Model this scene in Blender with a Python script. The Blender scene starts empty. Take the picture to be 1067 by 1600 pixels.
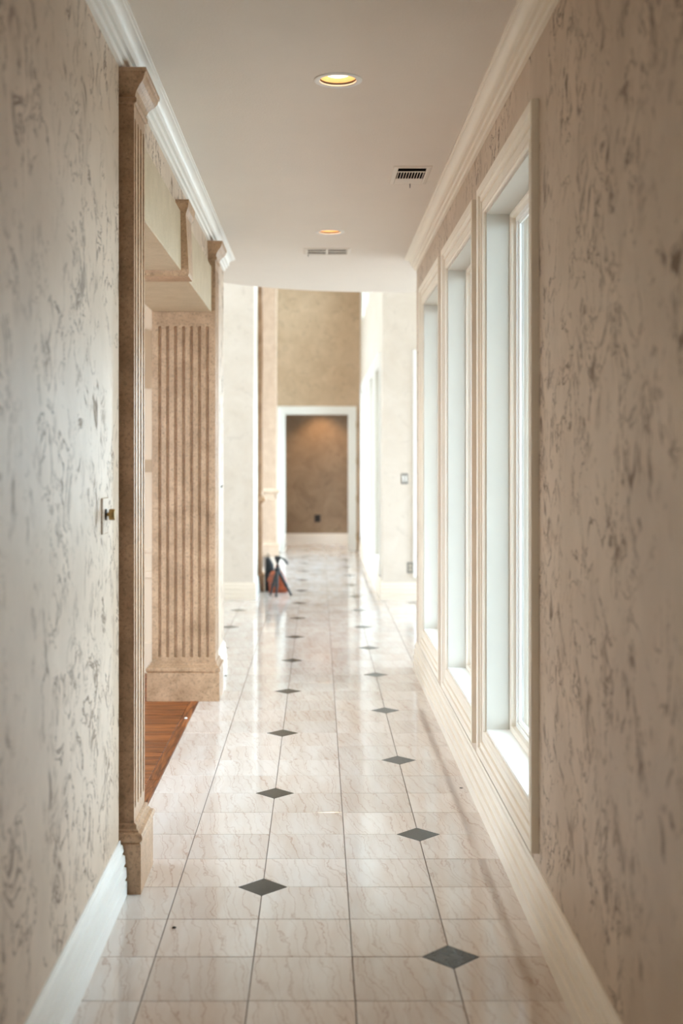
import bpy, bmesh, math, random
from mathutils import Vector, Matrix
R = math.radians
random.seed(7)
S = bpy.context.scene
C = S.collection

# ------------------------------------------------------------------ camera
EYE = 1.54
cd = bpy.data.cameras.new('camera')
cam = bpy.data.objects.new('camera', cd); C.objects.link(cam); S.camera = cam
cam.location = (0, 0, EYE); cam.rotation_euler = (R(90), 0, 0)
cd.sensor_fit = 'VERTICAL'; cd.sensor_height = 36; cd.sensor_width = 24
cd.lens = 1900 / 1600 * 36
cd.shift_x = (533.5 - 497) / 1600
cd.shift_y = -(800 - 716) / 1600
cd.clip_start = 0.05; cd.clip_end = 300
cd.dof.use_dof = True; cd.dof.focus_distance = 5.3; cd.dof.aperture_fstop = 1.9

# ------------------------------------------------------------------ sky
SKY = 4.6
W = bpy.data.worlds.new('overcast_sky'); S.world = W; W.use_nodes = True
bg = W.node_tree.nodes['Background']
bg.inputs[0].default_value = (0.70, 0.86, 1.0, 1); bg.inputs[1].default_value = SKY
W.cycles.sampling_method = 'AUTOMATIC'
S.view_settings.view_transform = 'Standard'; S.view_settings.look = 'None'
S.view_settings.gamma = 1; S.view_settings.use_curve_mapping = False
S.view_settings.exposure = 1.62
S.cycles.max_bounces = 9; S.cycles.diffuse_bounces = 6; S.cycles.glossy_bounces = 4
S.cycles.transparent_max_bounces = 12

def portal(loc, rot, sx, sy):
    l = bpy.data.lights.new('sky_portal', 'AREA'); l.shape = 'RECTANGLE'; l.size = sx; l.size_y = sy
    l.cycles.is_portal = True
    o = bpy.data.objects.new('sky_portal', l); C.objects.link(o); o.location = loc; o.rotation_euler = rot
    return o

# ------------------------------------------------------------------ dimensions (metres, +Y runs away from the camera)
XL, XR = -0.70, 0.725          # hall walls
CEIL = 3.006
Y0, YE = -1.5, 8.95            # near end of the hall, where the hall opens into the foyer
YF = 13.2                      # foyer wall facing the camera
YD = 20.3                      # end wall with the doorway
TALL = 5.6                     # height of the foyer and the hall beyond
TX, TY = 0.3045, 0.306         # tile pitch
TX0, TY0 = -0.199, 3.757       # tile lattice origin

# ------------------------------------------------------------------ materials
def new_mat(name):
    m = bpy.data.materials.new(name); m.use_nodes = True
    nt = m.node_tree; b = nt.nodes['Principled BSDF']
    return m, nt, b
def N(nt, t, **kw):
    n = nt.nodes.new(t)
    for k, v in kw.items():
        if k in n.inputs: n.inputs[k].default_value = v
        else: setattr(n, k, v)
    return n
def L(nt, a, b): nt.links.new(a, b)
def ramp(nt, fac, stops):
    r = nt.nodes.new('ShaderNodeValToRGB'); e = r.color_ramp.elements
    while len(e) < len(stops): e.new(0.5)
    for el, (p, c) in zip(e, stops):
        el.position = p; el.color = (c[0], c[1], c[2], 1) if isinstance(c, (tuple, list)) else (c, c, c, 1)
    L(nt, fac, r.inputs[0]); return r.outputs[0]
def mapping(nt, scale, rot=(0, 0, 0), src=None):
    if src is None: src = nt.nodes.new('ShaderNodeNewGeometry').outputs['Position']
    m = nt.nodes.new('ShaderNodeMapping'); m.inputs['Scale'].default_value = scale; m.inputs['Rotation'].default_value = rot
    L(nt, src, m.inputs['Vector']); return m.outputs[0]
def noise(nt, vec, scale, detail=4, rough=0.55, dist=0.0):
    n = nt.nodes.new('ShaderNodeTexNoise'); n.inputs['Scale'].default_value = scale; n.inputs['Detail'].default_value = detail
    n.inputs['Roughness'].default_value = rough; n.inputs['Distortion'].default_value = dist
    L(nt, vec, n.inputs['Vector']); return n.outputs['Fac']
def math_(nt, op, a, b=None, clamp=False):
    n = nt.nodes.new('ShaderNodeMath'); n.operation = op; n.use_clamp = clamp
    for i, v in enumerate((a, b)):
        if v is None: continue
        if isinstance(v, (int, float)): n.inputs[i].default_value = v
        else: L(nt, v, n.inputs[i])
    return n.outputs[0]
def mixc(nt, fac, a, b):
    n = nt.nodes.new('ShaderNodeMix'); n.data_type = 'RGBA'
    for i, v in ((0, fac), (6, a), (7, b)):
        if isinstance(v, (int, float)): n.inputs[i].default_value = v
        elif isinstance(v, (tuple, list)): n.inputs[i].default_value = (v[0], v[1], v[2], 1)
        else: L(nt, v, n.inputs[i])
    return n.outputs[2]
def bump(nt, b, h, strength, dist=0.002):
    n = nt.nodes.new('ShaderNodeBump'); n.inputs['Strength'].default_value = strength; n.inputs['Distance'].default_value = dist
    L(nt, h, n.inputs['Height']); L(nt, n.outputs[0], b.inputs['Normal'])

def m_stucco(name, base_a, base_b, streak, rough=0.42, amount=1.0):
    m, nt, b = new_mat(name)
    v = mapping(nt, (1, 1, 0.80))
    cloud = noise(nt, v, 2.3, 5, 0.6, 0.4)
    base = mixc(nt, ramp(nt, cloud, [(0.35, 0.0), (0.66, 1.0)]), base_a, base_b)
    patch = ramp(nt, noise(nt, v, 3.4, 3, 0.55, 0.4), [(0.42, 0.0), (0.60, 1.0)])
    # broken trowel marks where the plaster skin dragged
    s1 = ramp(nt, noise(nt, v, 12.0, 7, 0.70, 0.9), [(0.535, 0.0), (0.625, 1.0)])
    # thin wandering cracks: narrow band around the middle of a noise
    n2 = noise(nt, v, 5.2, 6, 0.62, 1.0)
    crack = ramp(nt, math_(nt, 'ABSOLUTE', math_(nt, 'SUBTRACT', n2, 0.5)), [(0.004, 1.0), (0.016, 0.0)])
    crackm = ramp(nt, cloud, [(0.46, 0.0), (0.54, 1.0)])
    mk = math_(nt, 'MAXIMUM', math_(nt, 'MULTIPLY', s1, patch), math_(nt, 'MULTIPLY', crack, crackm))
    mk = math_(nt, 'MULTIPLY', mk, 0.87 * amount, True)
    L(nt, mixc(nt, mk, base, streak), b.inputs['Base Color'])
    L(nt, math_(nt, 'ADD', math_(nt, 'MULTIPLY', mk, 0.25), rough), b.inputs['Roughness'])
    fine = noise(nt, v, 30, 3, 0.6)
    bump(nt, b, fine, 0.35 * amount, 0.003)
    return m
def m_mottled(name, a, c, rough=0.5, deep=0.62):
    m, nt, b = new_mat(name)
    v = mapping(nt, (1, 1, 1))
    f = ramp(nt, noise(nt, v, 2.7, 7, 0.66, 0.8), [(0.33, 0.0), (0.68, 1.0)])
    s = ramp(nt, noise(nt, v, 9.0, 6, 0.65, 1.2), [(0.56, 0.0), (0.70, 0.6)])
    col = mixc(nt, f, a, c); dk = tuple(x * deep for x in a)
    L(nt, mixc(nt, s, col, dk), b.inputs['Base Color']); b.inputs['Roughness'].default_value = rough
    bump(nt, b, noise(nt, v, 14, 6), 0.3, 0.004)
    return m
def m_stone(name, a, c, dark, rough=0.4, speck=0.9):
    m, nt, b = new_mat(name)
    v = mapping(nt, (1, 1, 1))
    f = ramp(nt, noise(nt, v, 7.0, 6, 0.65, 0.3), [(0.34, 0.0), (0.68, 1.0)])
    col = mixc(nt, f, a, c)
    s = ramp(nt, noise(nt, v, 75.0, 5, 0.7), [(0.50, 0.0), (0.66, speck)])
    col = mixc(nt, s, col, dark)
    s2 = ramp(nt, noise(nt, v, 120.0, 3, 0.6), [(0.66, 0.0), (0.74, 0.5)])
    col = mixc(nt, s2, col, tuple(min(1, x * 1.9) for x in c))
    L(nt, col, b.inputs['Base Color']); b.inputs['Roughness'].default_value = rough
    bump(nt, b, noise(nt, v, 90, 4), 0.18, 0.002)
    return m
def m_paint(name, col, rough=0.4, bumps=None, spec=0.5):
    m, nt, b = new_mat(name)
    v = mapping(nt, (1, 1, 1))
    f = noise(nt, v, 3.0, 4, 0.6)
    L(nt, mixc(nt, f, tuple(x * 0.96 for x in col), tuple(min(1, x * 1.03) for x in col)), b.inputs['Base Color'])
    b.inputs['Roughness'].default_value = rough; b.inputs['Specular IOR Level'].default_value = spec
    if bumps: bump(nt, b, noise(nt, v, bumps[0], 3, 0.6), bumps[1], 0.002)
    return m
def m_plain(name, col, rough=0.5, metal=0.0, emit=None, estr=0.0):
    m, nt, b = new_mat(name)
    f = noise(nt, mapping(nt, (1, 1, 1)), 40, 3)
    L(nt, mixc(nt, f, tuple(x * 0.9 for x in col), tuple(min(1, x * 1.08) for x in col)), b.inputs['Base Color'])
    b.inputs['Roughness'].default_value = rough; b.inputs['Metallic'].default_value = metal
    if emit:
        b.inputs['Emission Color'].default_value = (*emit, 1); b.inputs['Emission Strength'].default_value = estr
    return m
def m_marble():
    m, nt, b = new_mat('polished_marble')
    geo = nt.nodes.new('ShaderNodeNewGeometry'); oi = nt.nodes.new('ShaderNodeObjectInfo')
    off = math_(nt, 'ADD', math_(nt, 'MULTIPLY', oi.outputs['Random'], 61.0), math_(nt, 'MULTIPLY', geo.outputs['Random Per Island'], 37.0))
    cmb = nt.nodes.new('ShaderNodeCombineXYZ'); L(nt, off, cmb.inputs[0]); L(nt, off, cmb.inputs[2])
    add = nt.nodes.new('ShaderNodeVectorMath'); add.operation = 'ADD'
    L(nt, geo.outputs['Position'], add.inputs[0]); L(nt, cmb.outputs[0], add.inputs[1])
    v = mapping(nt, (1, 0.17, 1), (0, 0, R(-5)), add.outputs[0])
    band = ramp(nt, noise(nt, v, 9.0, 4, 0.55, 0.3), [(0.36, 0.0), (0.66, 1.0)])
    sx = nt.nodes.new('ShaderNodeSeparateXYZ'); L(nt, add.outputs[0], sx.inputs[0])
    w1 = noise(nt, mapping(nt, (1, 0.36, 1), (0, 0, 0), add.outputs[0]), 7.0, 5, 0.62, 0.0)
    def veins(freq, amt, slant):
        t = math_(nt, 'ADD', math_(nt, 'MULTIPLY', sx.outputs[0], freq), math_(nt, 'MULTIPLY', sx.outputs[1], slant))
        t = math_(nt, 'FRACT', math_(nt, 'ADD', t, math_(nt, 'MULTIPLY', w1, amt)))
        return math_(nt, 'ABSOLUTE', math_(nt, 'SUBTRACT', t, 0.5))
    vein = ramp(nt, veins(14.0, 2.6, 2.6), [(0.008, 1.0), (0.055, 0.0)])
    vein2 = ramp(nt, veins(25.0, 3.6, 4.2), [(0.010, 0.6), (0.085, 0.0)])
    col = mixc(nt, band, (0.66, 0.57, 0.51), (0.75, 0.70, 0.665))
    tint = nt.nodes.new('ShaderNodeHueSaturation')
    rnd = math_(nt, 'FRACT', off)
    L(nt, math_(nt, 'ADD', math_(nt, 'MULTIPLY', rnd, 0.14), 0.92), tint.inputs['Value']); L(nt, col, tint.inputs['Color'])
    col = mixc(nt, math_(nt, 'MULTIPLY', math_(nt, 'MULTIPLY', math_(nt, 'MAXIMUM', vein, vein2), ramp(nt, band, [(0.0, 1.0), (1.0, 0.40)])), 0.48), tint.outputs[0], (0.36, 0.20, 0.13))
    L(nt, col, b.inputs['Base Color'])
    b.inputs['Roughness'].default_value = 0.09; b.inputs['IOR'].default_value = 1.55
    bump(nt, b, noise(nt, mapping(nt, (1, 1, 1)), 5.0, 2), 0.05, 0.004)
    return m
def m_wood():
    m, nt, b = new_mat('oak_floorboard')
    oi = nt.nodes.new('ShaderNodeObjectInfo'); tc = nt.nodes.new('ShaderNodeTexCoord')
    add = nt.nodes.new('ShaderNodeVectorMath'); add.operation = 'ADD'
    cmb = nt.nodes.new('ShaderNodeCombineXYZ'); o = math_(nt, 'MULTIPLY', oi.outputs['Random'], 50.0)
    for i in range(3): L(nt, o, cmb.inputs[i])
    L(nt, tc.outputs['Object'], add.inputs[0]); L(nt, cmb.outputs[0], add.inputs[1])
    v = mapping(nt, (1.6, 22, 22), (0, 0, 0), add.outputs[0])
    g = noise(nt, v, 1.6, 7, 0.62, 1.3)
    col = ramp(nt, g, [(0.36, (0.06, 0.017, 0.005)), (0.49, (0.24, 0.075, 0.020)), (0.68, (0.42, 0.155, 0.046))])
    hs = nt.nodes.new('ShaderNodeHueSaturation'); L(nt, col, hs.inputs['Color'])
    L(nt, math_(nt, 'ADD', math_(nt, 'MULTIPLY', oi.outputs['Random'], 0.45), 0.78), hs.inputs['Value'])
    L(nt, hs.outputs[0], b.inputs['Base Color']); b.inputs['Roughness'].default_value = 0.42; b.inputs['Specular IOR Level'].default_value = 0.2
    bump(nt, b, g, 0.1, 0.001)
    return m
def m_glass():
    m = bpy.data.materials.new('window_glass'); m.use_nodes = True; nt = m.node_tree; nt.nodes.clear()
    out = nt.nodes.new('ShaderNodeOutputMaterial'); mx = nt.nodes.new('ShaderNodeMixShader')
    tr = nt.nodes.new('ShaderNodeBsdfTransparent'); tr.inputs[0].default_value = (0.95, 0.98, 0.97, 1)
    gl = nt.nodes.new('ShaderNodeBsdfGlossy'); gl.inputs['Roughness'].default_value = 0.02
    fr = nt.nodes.new('ShaderNodeFresnel'); fr.inputs[0].default_value = 1.45
    bf = nt.nodes.new('ShaderNodeNewGeometry'); refl = math_(nt, 'SUBTRACT', 1.0, math_(nt, 'POWER', math_(nt, 'SUBTRACT', 1.0, fr.outputs[0]), 4.0))   # four glass faces of a double glazed unit
    L(nt, math_(nt, 'MULTIPLY', refl, math_(nt, 'SUBTRACT', 1.0, bf.outputs['Backfacing'])), mx.inputs[0]); L(nt, tr.outputs[0], mx.inputs[1]); L(nt, gl.outputs[0], mx.inputs[2]); L(nt, mx.outputs[0], out.inputs[0])
    return m
def m_leather():
    m, nt, b = new_mat('tan_leather'); v = mapping(nt, (1, 1, 1))
    f = noise(nt, v, 14, 5, 0.6)
    L(nt, ramp(nt, f, [(0.32, (0.10, 0.018, 0.006)), (0.68, (0.40, 0.085, 0.024))]), b.inputs['Base Color'])
    b.inputs['Roughness'].default_value = 0.33; bump(nt, b, noise(nt, v, 120, 4), 0.3, 0.001)
    return m

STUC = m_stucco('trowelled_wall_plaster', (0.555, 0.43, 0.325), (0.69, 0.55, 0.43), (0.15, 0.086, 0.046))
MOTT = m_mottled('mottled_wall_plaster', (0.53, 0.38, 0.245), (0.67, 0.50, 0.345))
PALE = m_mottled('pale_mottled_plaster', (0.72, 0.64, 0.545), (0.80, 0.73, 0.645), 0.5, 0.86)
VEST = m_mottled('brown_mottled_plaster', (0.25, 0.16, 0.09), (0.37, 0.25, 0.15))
LITSTONE = m_stone('lit_faux_stone', (0.60, 0.44, 0.32), (0.72, 0.56, 0.43), (0.45, 0.31, 0.20), 0.45, 0.4)  # lighter copy of the brown stone, standing for strong light on it
STONE = m_stone('brown_faux_stone', (0.36, 0.215, 0.118), (0.56, 0.36, 0.22), (0.15, 0.09, 0.048), 0.4, 0.6)
LIME = m_stone('beige_faux_limestone', (0.50, 0.39, 0.255), (0.58, 0.465, 0.325), (0.36, 0.30, 0.20), 0.5, 0.35)
TRIM = m_paint('cream_trim_paint', (0.92, 0.835, 0.72), 0.34)
WHITE = m_paint('white_trim_paint', (0.90, 0.885, 0.85), 0.34)
REVEAL = m_paint('dimmed_reveal_paint', (0.60, 0.56, 0.495), 0.5)  # reveal boards darkened in colour to hold down the daylight on them
CEILM = m_paint('ceiling_paint', (0.77, 0.70, 0.63), 0.85, (110, 0.55), 0.2)
CREAM = m_paint('cream_wall_paint', (0.82, 0.69, 0.54), 0.6)
TANW = m_paint('tan_wall_paint', (0.56, 0.42, 0.28), 0.6)
MARB = m_marble()
GROUT = m_plain('dark_grout', (0.16, 0.12, 0.095), 0.9)
SLATE = m_stone('dark_green_slate', (0.022, 0.023, 0.021), (0.060, 0.059, 0.052), (0.010, 0.010, 0.010), 0.2, 0.8)
SLATE.node_tree.nodes['Principled BSDF'].inputs['Specular IOR Level'].default_value = 0.22
WOOD = m_wood()
GLASS = m_glass()
BRASS = m_plain('aged_brass', (0.40, 0.27, 0.11), 0.35, 1.0)
DARK = m_plain('dark_bronze', (0.05, 0.035, 0.025), 0.45, 0.6)
BLACK = m_plain('black_plastic', (0.012, 0.013, 0.016), 0.38)
CLOTH = m_plain('black_nylon', (0.010, 0.011, 0.014), 0.75)
SHADGRIME = m_plain('shadow_and_grime', (0.14, 0.11, 0.085), 0.8)  # dark colour holds the shadow under the casing as well as grime
DUCT = m_plain('dark_duct', (0.02, 0.02, 0.022), 0.8)
VENTM = m_paint('vent_enamel', (0.72, 0.65, 0.57), 0.5)
IVORY = m_plain('ivory_plastic', (0.62, 0.56, 0.46), 0.45)
GREYP = m_plain('grey_plate', (0.30, 0.28, 0.25), 0.45)
RING = m_paint('lamp_ring_enamel', (0.78, 0.76, 0.73), 0.35)
BAFFLE = m_plain('gold_reflector', (0.88, 0.55, 0.26), 0.45, 0.0)
BULB = m_plain('bulb_glow', (1, 0.9, 0.75), 0.4, 0, (1.0, 0.80, 0.58), 1.25)
LEATH = m_leather()
PAVE = m_plain('pale_paving', (0.42, 0.41, 0.38), 0.9)
SHRUB = m_plain('hedge_leaf', (0.10, 0.16, 0.06), 0.7)

# ------------------------------------------------------------------ mesh helpers
class MB:
    def __init__(s): s.v = []; s.f = []
    def add(s, vs, fs):
        n = len(s.v); s.v += [tuple(v) for v in vs]; s.f += [tuple(i + n for i in f) for f in fs]; return s
    def box(s, x0, x1, y0, y1, z0, z1):
        return s.add([(x0,y0,z0),(x1,y0,z0),(x1,y1,z0),(x0,y1,z0),(x0,y0,z1),(x1,y0,z1),(x1,y1,z1),(x0,y1,z1)],
                     [(0,3,2,1),(4,5,6,7),(0,1,5,4),(1,2,6,5),(2,3,7,6),(3,0,4,7)])
    def cbox(s, x0, x1, y0, y1, z0, z1, c=0.002):
        """box with chamfered edges"""
        bm = bmesh.new(); bmesh.ops.create_cube(bm, size=1)
        for v in bm.verts:
            v.co = ((x0+x1)/2 + v.co.x*(x1-x0), (y0+y1)/2 + v.co.y*(y1-y0), (z0+z1)/2 + v.co.z*(z1-z0))
        bmesh.ops.bevel(bm, geom=bm.edges[:], offset=c, segments=1, affect='EDGES')
        bm.verts.index_update()
        s.add([v.co[:] for v in bm.verts], [[v.index for v in f.verts] for f in bm.faces]); bm.free(); return s
    def loft(s, rings, caps=True, closed=True):
        n = len(rings[0]); vs = [p for r in rings for p in r]; fs = []
        m = n if closed else n - 1
        for k in range(len(rings) - 1):
            for i in range(m):
                j = (i + 1) % n
                fs.append((k*n+i, k*n+j, (k+1)*n+j, (k+1)*n+i))
        if caps and closed:
            fs.append(tuple(range(n))[::-1]); fs.append(tuple((len(rings)-1)*n + i for i in range(n)))
        return s.add(vs, fs)
    def rectstack(s, x0, x1, y0, y1, prof):
        """stack of mitred rectangles; prof = [(outset, z)]"""
        return s.loft([[(x0-o,y0-o,z),(x1+o,y0-o,z),(x1+o,y1+o,z),(x0-o,y1+o,z)] for o, z in prof])
    def lathe(s, c, prof, n=32, cap=False):
        rings = [[(c[0]+r*math.cos(2*math.pi*i/n), c[1]+r*math.sin(2*math.pi*i/n), c[2]+z) for i in range(n)] for r, z in prof]
        return s.loft(rings, caps=cap)
    def tube(s, pts, rad, n=10):
        pts = [Vector(p) for p in pts]; rings = []
        if not isinstance(rad, (list, tuple)): rad = [rad] * len(pts)
        for i, p in enumerate(pts):
            d = (pts[min(i+1, len(pts)-1)] - pts[max(i-1, 0)]).normalized()
            a = Vector((0, 0, 1)) if abs(d.z) < 0.9 else Vector((1, 0, 0))
            u = d.cross(a).normalized(); w = d.cross(u).normalized()
            rings.append([tuple(p + rad[i]*(math.cos(t)*u + math.sin(t)*w)) for t in [2*math.pi*k/n for k in range(n)]])
        return s.loft(rings)
    def build(s, name, mat, parent=None, smooth=None, kind=None):
        me = bpy.data.meshes.new(name); me.from_pydata(s.v, [], s.f); me.validate()
        bm = bmesh.new(); bm.from_mesh(me); bmesh.ops.remove_doubles(bm, verts=bm.verts, dist=1e-5)
        bmesh.ops.recalc_face_normals(bm, faces=bm.faces); bm.to_mesh(me); bm.free()
        me.materials.append(mat)
        if smooth:
            me.shade_smooth(); me.set_sharp_from_angle(angle=R(smooth))
        return link(name, me, parent, kind)
def link(name, me, parent=None, kind=None):
    o = bpy.data.objects.new(name, me); C.objects.link(o)
    if parent is not None:
        o.parent = parent; o.matrix_parent_inverse = Matrix.Translation(parent.location).inverted() if parent.type == 'EMPTY' else Matrix.Identity(4)
    if kind: o['kind'] = kind
    return o
def empty(name, loc):
    o = bpy.data.objects.new(name, None); C.objects.link(o); o.location = loc; o.empty_display_size = 0.1; return o
def tag(o, label, cat, group=None):
    o['label'] = label; o['category'] = cat
    if group: o['group'] = group
    return o
def struct(o, label, cat):
    o['kind'] = 'structure'; return tag(o, label, cat)

def extrude_y(prof, y0, y1):
    """profile [(x,z)] closed polygon, pushed along Y"""
    return MB().loft([[(x, y, z) for x, z in prof] for y in (y0, y1)])

# wall with rectangular holes. plane: 'x' (wall faces +-X; u = Y) or 'y' (faces +-Y; u = X)
def wall_boxes(mb, plane, a0, a1, u0, u1, z0, z1, holes):
    us = sorted({u0, u1, *[h[0] for h in holes], *[h[1] for h in holes]})
    for ua, ub in zip(us, us[1:]):
        hs = sorted([(h[2], h[3]) for h in holes if h[0] <= ua + 1e-6 and h[1] >= ub - 1e-6])
        z = z0; spans = []
        for ha, hb in hs:
            if ha > z: spans.append((z, ha))
            z = hb
        if z < z1: spans.append((z, z1))
        for za, zb in spans:
            if plane == 'x': mb.box(a0, a1, ua, ub, za, zb)
            else: mb.box(ua, ub, a0, a1, za, zb)
    return mb

# ------------------------------------------------------------------ floor: grout bed + tiles
floor = MB().box(-0.756, 4.2, Y0, 22.4, -0.12, -0.003).box(-4.2, -0.756, 8.84, YF, -0.12, -0.003).box(-4.2, -0.756, YF, 20.3, -0.12, -0.003).box(-1.6, -0.756, 20.3, 22.4, -0.12, -0.003).box(-0.756, -0.70, Y0, 4.5, -0.12, -0.003).build('floor', GROUT)
struct(floor, 'polished pale marble tile floor with small dark diamond inlays', 'floor')

HD = 0.088            # half diagonal of the diamonds
def region(yc):
    if yc < 4.45: return (XL + 0.005, XR - 0.005)
    if yc < 7.85: return (-0.756, XR - 0.005)
    if yc < YE: return (XL + 0.005, XR - 0.005)
    if yc < YF: return (-3.9, 3.9)
    if yc < YD: return (-0.756 if 14.4 < yc < 19.1 else XL + 0.005, 0.70)
    return (-1.2, 1.2)
def is_diamond(i, j):
    if i % 2: return False
    return (j % 4) == (2 if (i // 2) % 2 == 0 else 0)
G = 0.0016            # half grout gap
def clip_x(poly, lim, keep_less):
    out = []
    for k in range(len(poly)):
        a, b = poly[k], poly[(k+1) % len(poly)]
        ia = (a[0] <= lim) if keep_less else (a[0] >= lim); ib = (b[0] <= lim) if keep_less else (b[0] >= lim)
        if ia: out.append(a)
        if ia != ib:
            t = (lim - a[0]) / (b[0] - a[0]); out.append((lim, a[1] + t*(b[1]-a[1])))
    return out
def prism(poly, zt, zb, ch=0.0008):
    cx = sum(p[0] for p in poly)/len(poly); cy = sum(p[1] for p in poly)/len(poly)
    sh = [(p[0] + (cx-p[0])*ch/0.15, p[1] + (cy-p[1])*ch/0.15) for p in poly]
    return [[(x, y, zb) for x, y in poly], [(x, y, zt-ch) for x, y in poly], [(x, y, zt) for x, y in sh]]
cache = {}
field = MB(); slfield = MB()
for j in range(-17, 60):
    ya, yb = TY0 + j*TY, TY0 + (j+1)*TY; yc = (ya+yb)/2
    x0, x1 = region(yc)
    for i in range(-13, 14):
        xa, xb = TX0 + i*TX, TX0 + (i+1)*TX
        if xb < x0 + 0.01 or xa > x1 - 0.01: continue
        cor = []
        ok = lambda ii, jj: is_diamond(ii, jj) and x0 + 0.05 < TX0 + ii*TX < x1 - 0.05
        for (ii, jj, cxx, cyy, d1, d2) in ((i, j, xa, ya, (0, 1), (1, 0)), (i+1, j, xb, ya, (-1, 0), (0, 1)), (i+1, j+1, xb, yb, (0, -1), (-1, 0)), (i, j+1, xa, yb, (1, 0), (0, -1))):
            sx = 1 if ii == i else -1; sy = 1 if jj == j else -1
            if ok(ii, jj):
                h = HD + G*0.6
                # cut the corner along the diamond's edge
                for d in (d1, d2):
                    px, py = cxx + d[0]*h, cyy + d[1]*h
                    if d[0] == 0: px += sx*G
                    else: py += sy*G
                    cor.append((px, py))
            else: cor.append((cxx + sx*G, cyy + sy*G))
        poly = cor
        if xa < x0: poly = clip_x(poly, x0, False)
        if xb > x1: poly = clip_x(poly, x1, True)
        single = 3.0 < yc < 13.0 and abs((xa+xb)/2) < 1.15
        if not single:
            field.loft(prism(poly, 0.0, -0.004)); continue
        mx, my = (xa+xb)/2, yc
        loc = [(round(p[0]-mx, 5), round(p[1]-my, 5)) for p in poly]
        key = tuple(loc)
        if key not in cache:
            o = MB().loft(prism(loc, 0.0, -0.004)).build('tile', MARB, floor); cache[key] = o.data
        else: o = link('tile', cache[key], floor)
        o.location = (mx, my, random.uniform(-0.0003, 0.0003))
field.build('tile_field', MARB, floor, kind='stuff')
dm = None
for j in range(-17, 60):
    y = TY0 + j*TY; x0, x1 = region(y)
    for i in range(-14, 15):
        x = TX0 + i*TX
        if not is_diamond(i, j) or not (x0 + 0.05 < x < x1 - 0.05): continue
        loc = [(HD, 0), (0, HD), (-HD, 0), (0, -HD)]
        if y < 3.0 or abs(x) > 1.2:
            slfield.loft(prism([(x+a, y+b) for a, b in loc], 0.0, -0.004)); continue
        if dm is None: o = MB().loft(prism(loc, 0.0, -0.004)).build('diamond_inlay', SLATE, floor); dm = o.data
        else: o = link('diamond_inlay', dm, floor)
        o.location = (x, y, 0)
        o['label'] = 'dark slate diamond inlay'
slfield.build('diamond_inlay_field', SLATE, floor, kind='stuff')

# dining room boards
wfloor = MB().box(-4.8, -0.756, 2.6, 8.84, -0.12, -0.004).build('floor_dining', GROUT)
struct(wfloor, 'reddish brown oak board floor beyond the left opening', 'floor')
y = 2.62; pmesh = {}
def board(l, w, along_x):
    k = (round(l, 3), round(w, 3), along_x)
    if k not in pmesh:
        o = MB().cbox(-l/2, l/2, -w/2, w/2, -0.006, 0.0, 0.0012).build('floorboard', WOOD, wfloor); pmesh[k] = o.data
    else: o = link('floorboard', pmesh[k], wfloor)
    return o
row = 0
while y < 8.80:
    xe = -0.812; cuts = [xe, xe - (0.55, 0.95, 0.75, 1.15)[row % 4], xe - 2.0 - 0.2*(row % 3), -4.78]
    for a, b in zip(cuts, cuts[1:]):
        o = board(round(a-b-0.002, 3), 0.083, True); o.location = ((a+b)/2, y + 0.0425, random.uniform(-0.0004, 0.0004))
    y += 0.085; row += 1
for (ya, yb) in ((2.62, 4.10), (4.10, 5.82), (5.82, 6.98), (6.98, 8.82)):
    o = board(round(yb-ya-0.002, 3), 0.052, False); o.rotation_euler = (0, 0, R(90)); o.location = (-0.784, (ya+yb)/2, 0.0012)

# ------------------------------------------------------------------ walls
CT = 3.36
struct(MB().box(-1.04, XL, Y0, 4.268, 0, CT).build('wall_left', STUC), 'streaked tan plaster wall along the left of the hall', 'wall')
struct(MB().box(-1.04, XL, 8.052, YE+0.05, 0, CT).build('wall_left_end', STUC), 'short plaster wall past the second pilaster', 'wall')
struct(MB().box(-1.04, XL, 4.268, 8.052, 2.918, CT).build('wall_left_header', STUC), 'plaster band behind the left crown moulding', 'wall')
struct(MB().box(-1.04, XL, 4.585, 7.73, 2.762, 2.918).build('wall_left_strip', STUC), 'plaster strip between the lintel and the crown moulding', 'wall')
WIN = [(4.11 + 1.55*k, 5.24 + 1.55*k) for k in range(3)]
WZ0, WZ1 = 0.362, 2.60
ADDEDW = (-0.75, 0.38)      # unseen window added beside the viewpoint to light the near walls
wr = wall_boxes(MB(), 'x', XR, 0.93, Y0, YE, 0, CT, [(a, b, WZ0, WZ1) for a, b in WIN + [ADDEDW]])
struct(wr.build('wall_right', STUC), 'streaked tan plaster wall along the right with tall windows', 'wall')
struct(MB().box(-1.04, 0.93, Y0-0.15, Y0, 0, CT).build('wall_back', STUC), 'plaster wall closing the hall behind the viewpoint', 'wall')

# foyer shell (four sides, openings at both ends out of view, added for daylight)
struct(MB().box(-4.2, -1.04, YE-0.11, YE+0.05, 0, TALL).box(-1.04, 0.93, YE-0.11, YE+0.05, CT, TALL).box(0.93, 4.2, YE-0.11, YE+0.05, 0, TALL).build('wall_foyer_near', PALE), 'pale plaster wall on the near side of the foyer', 'wall')
FW = (1.15, 2.28)      # window in the foyer wall facing the camera
wf = wall_boxes(MB(), 'y', YF, YF+0.20, 0.70, 4.2, 0, TALL, [(FW[0], FW[1], WZ0, WZ1), (1.15, 2.28, 3.85, 5.1)])
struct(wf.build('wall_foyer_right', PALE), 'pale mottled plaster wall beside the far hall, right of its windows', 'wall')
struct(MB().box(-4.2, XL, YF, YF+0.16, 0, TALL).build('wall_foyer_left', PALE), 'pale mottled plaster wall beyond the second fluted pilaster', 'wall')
holes = [(9.5, 10.8, 0.3, 2.8), (11.4, 12.7, 0.3, 2.8)]
holes3 = [(9.4, 10.9, 3.4, 5.2), (11.2, 12.8, 3.4, 5.2)]
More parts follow.
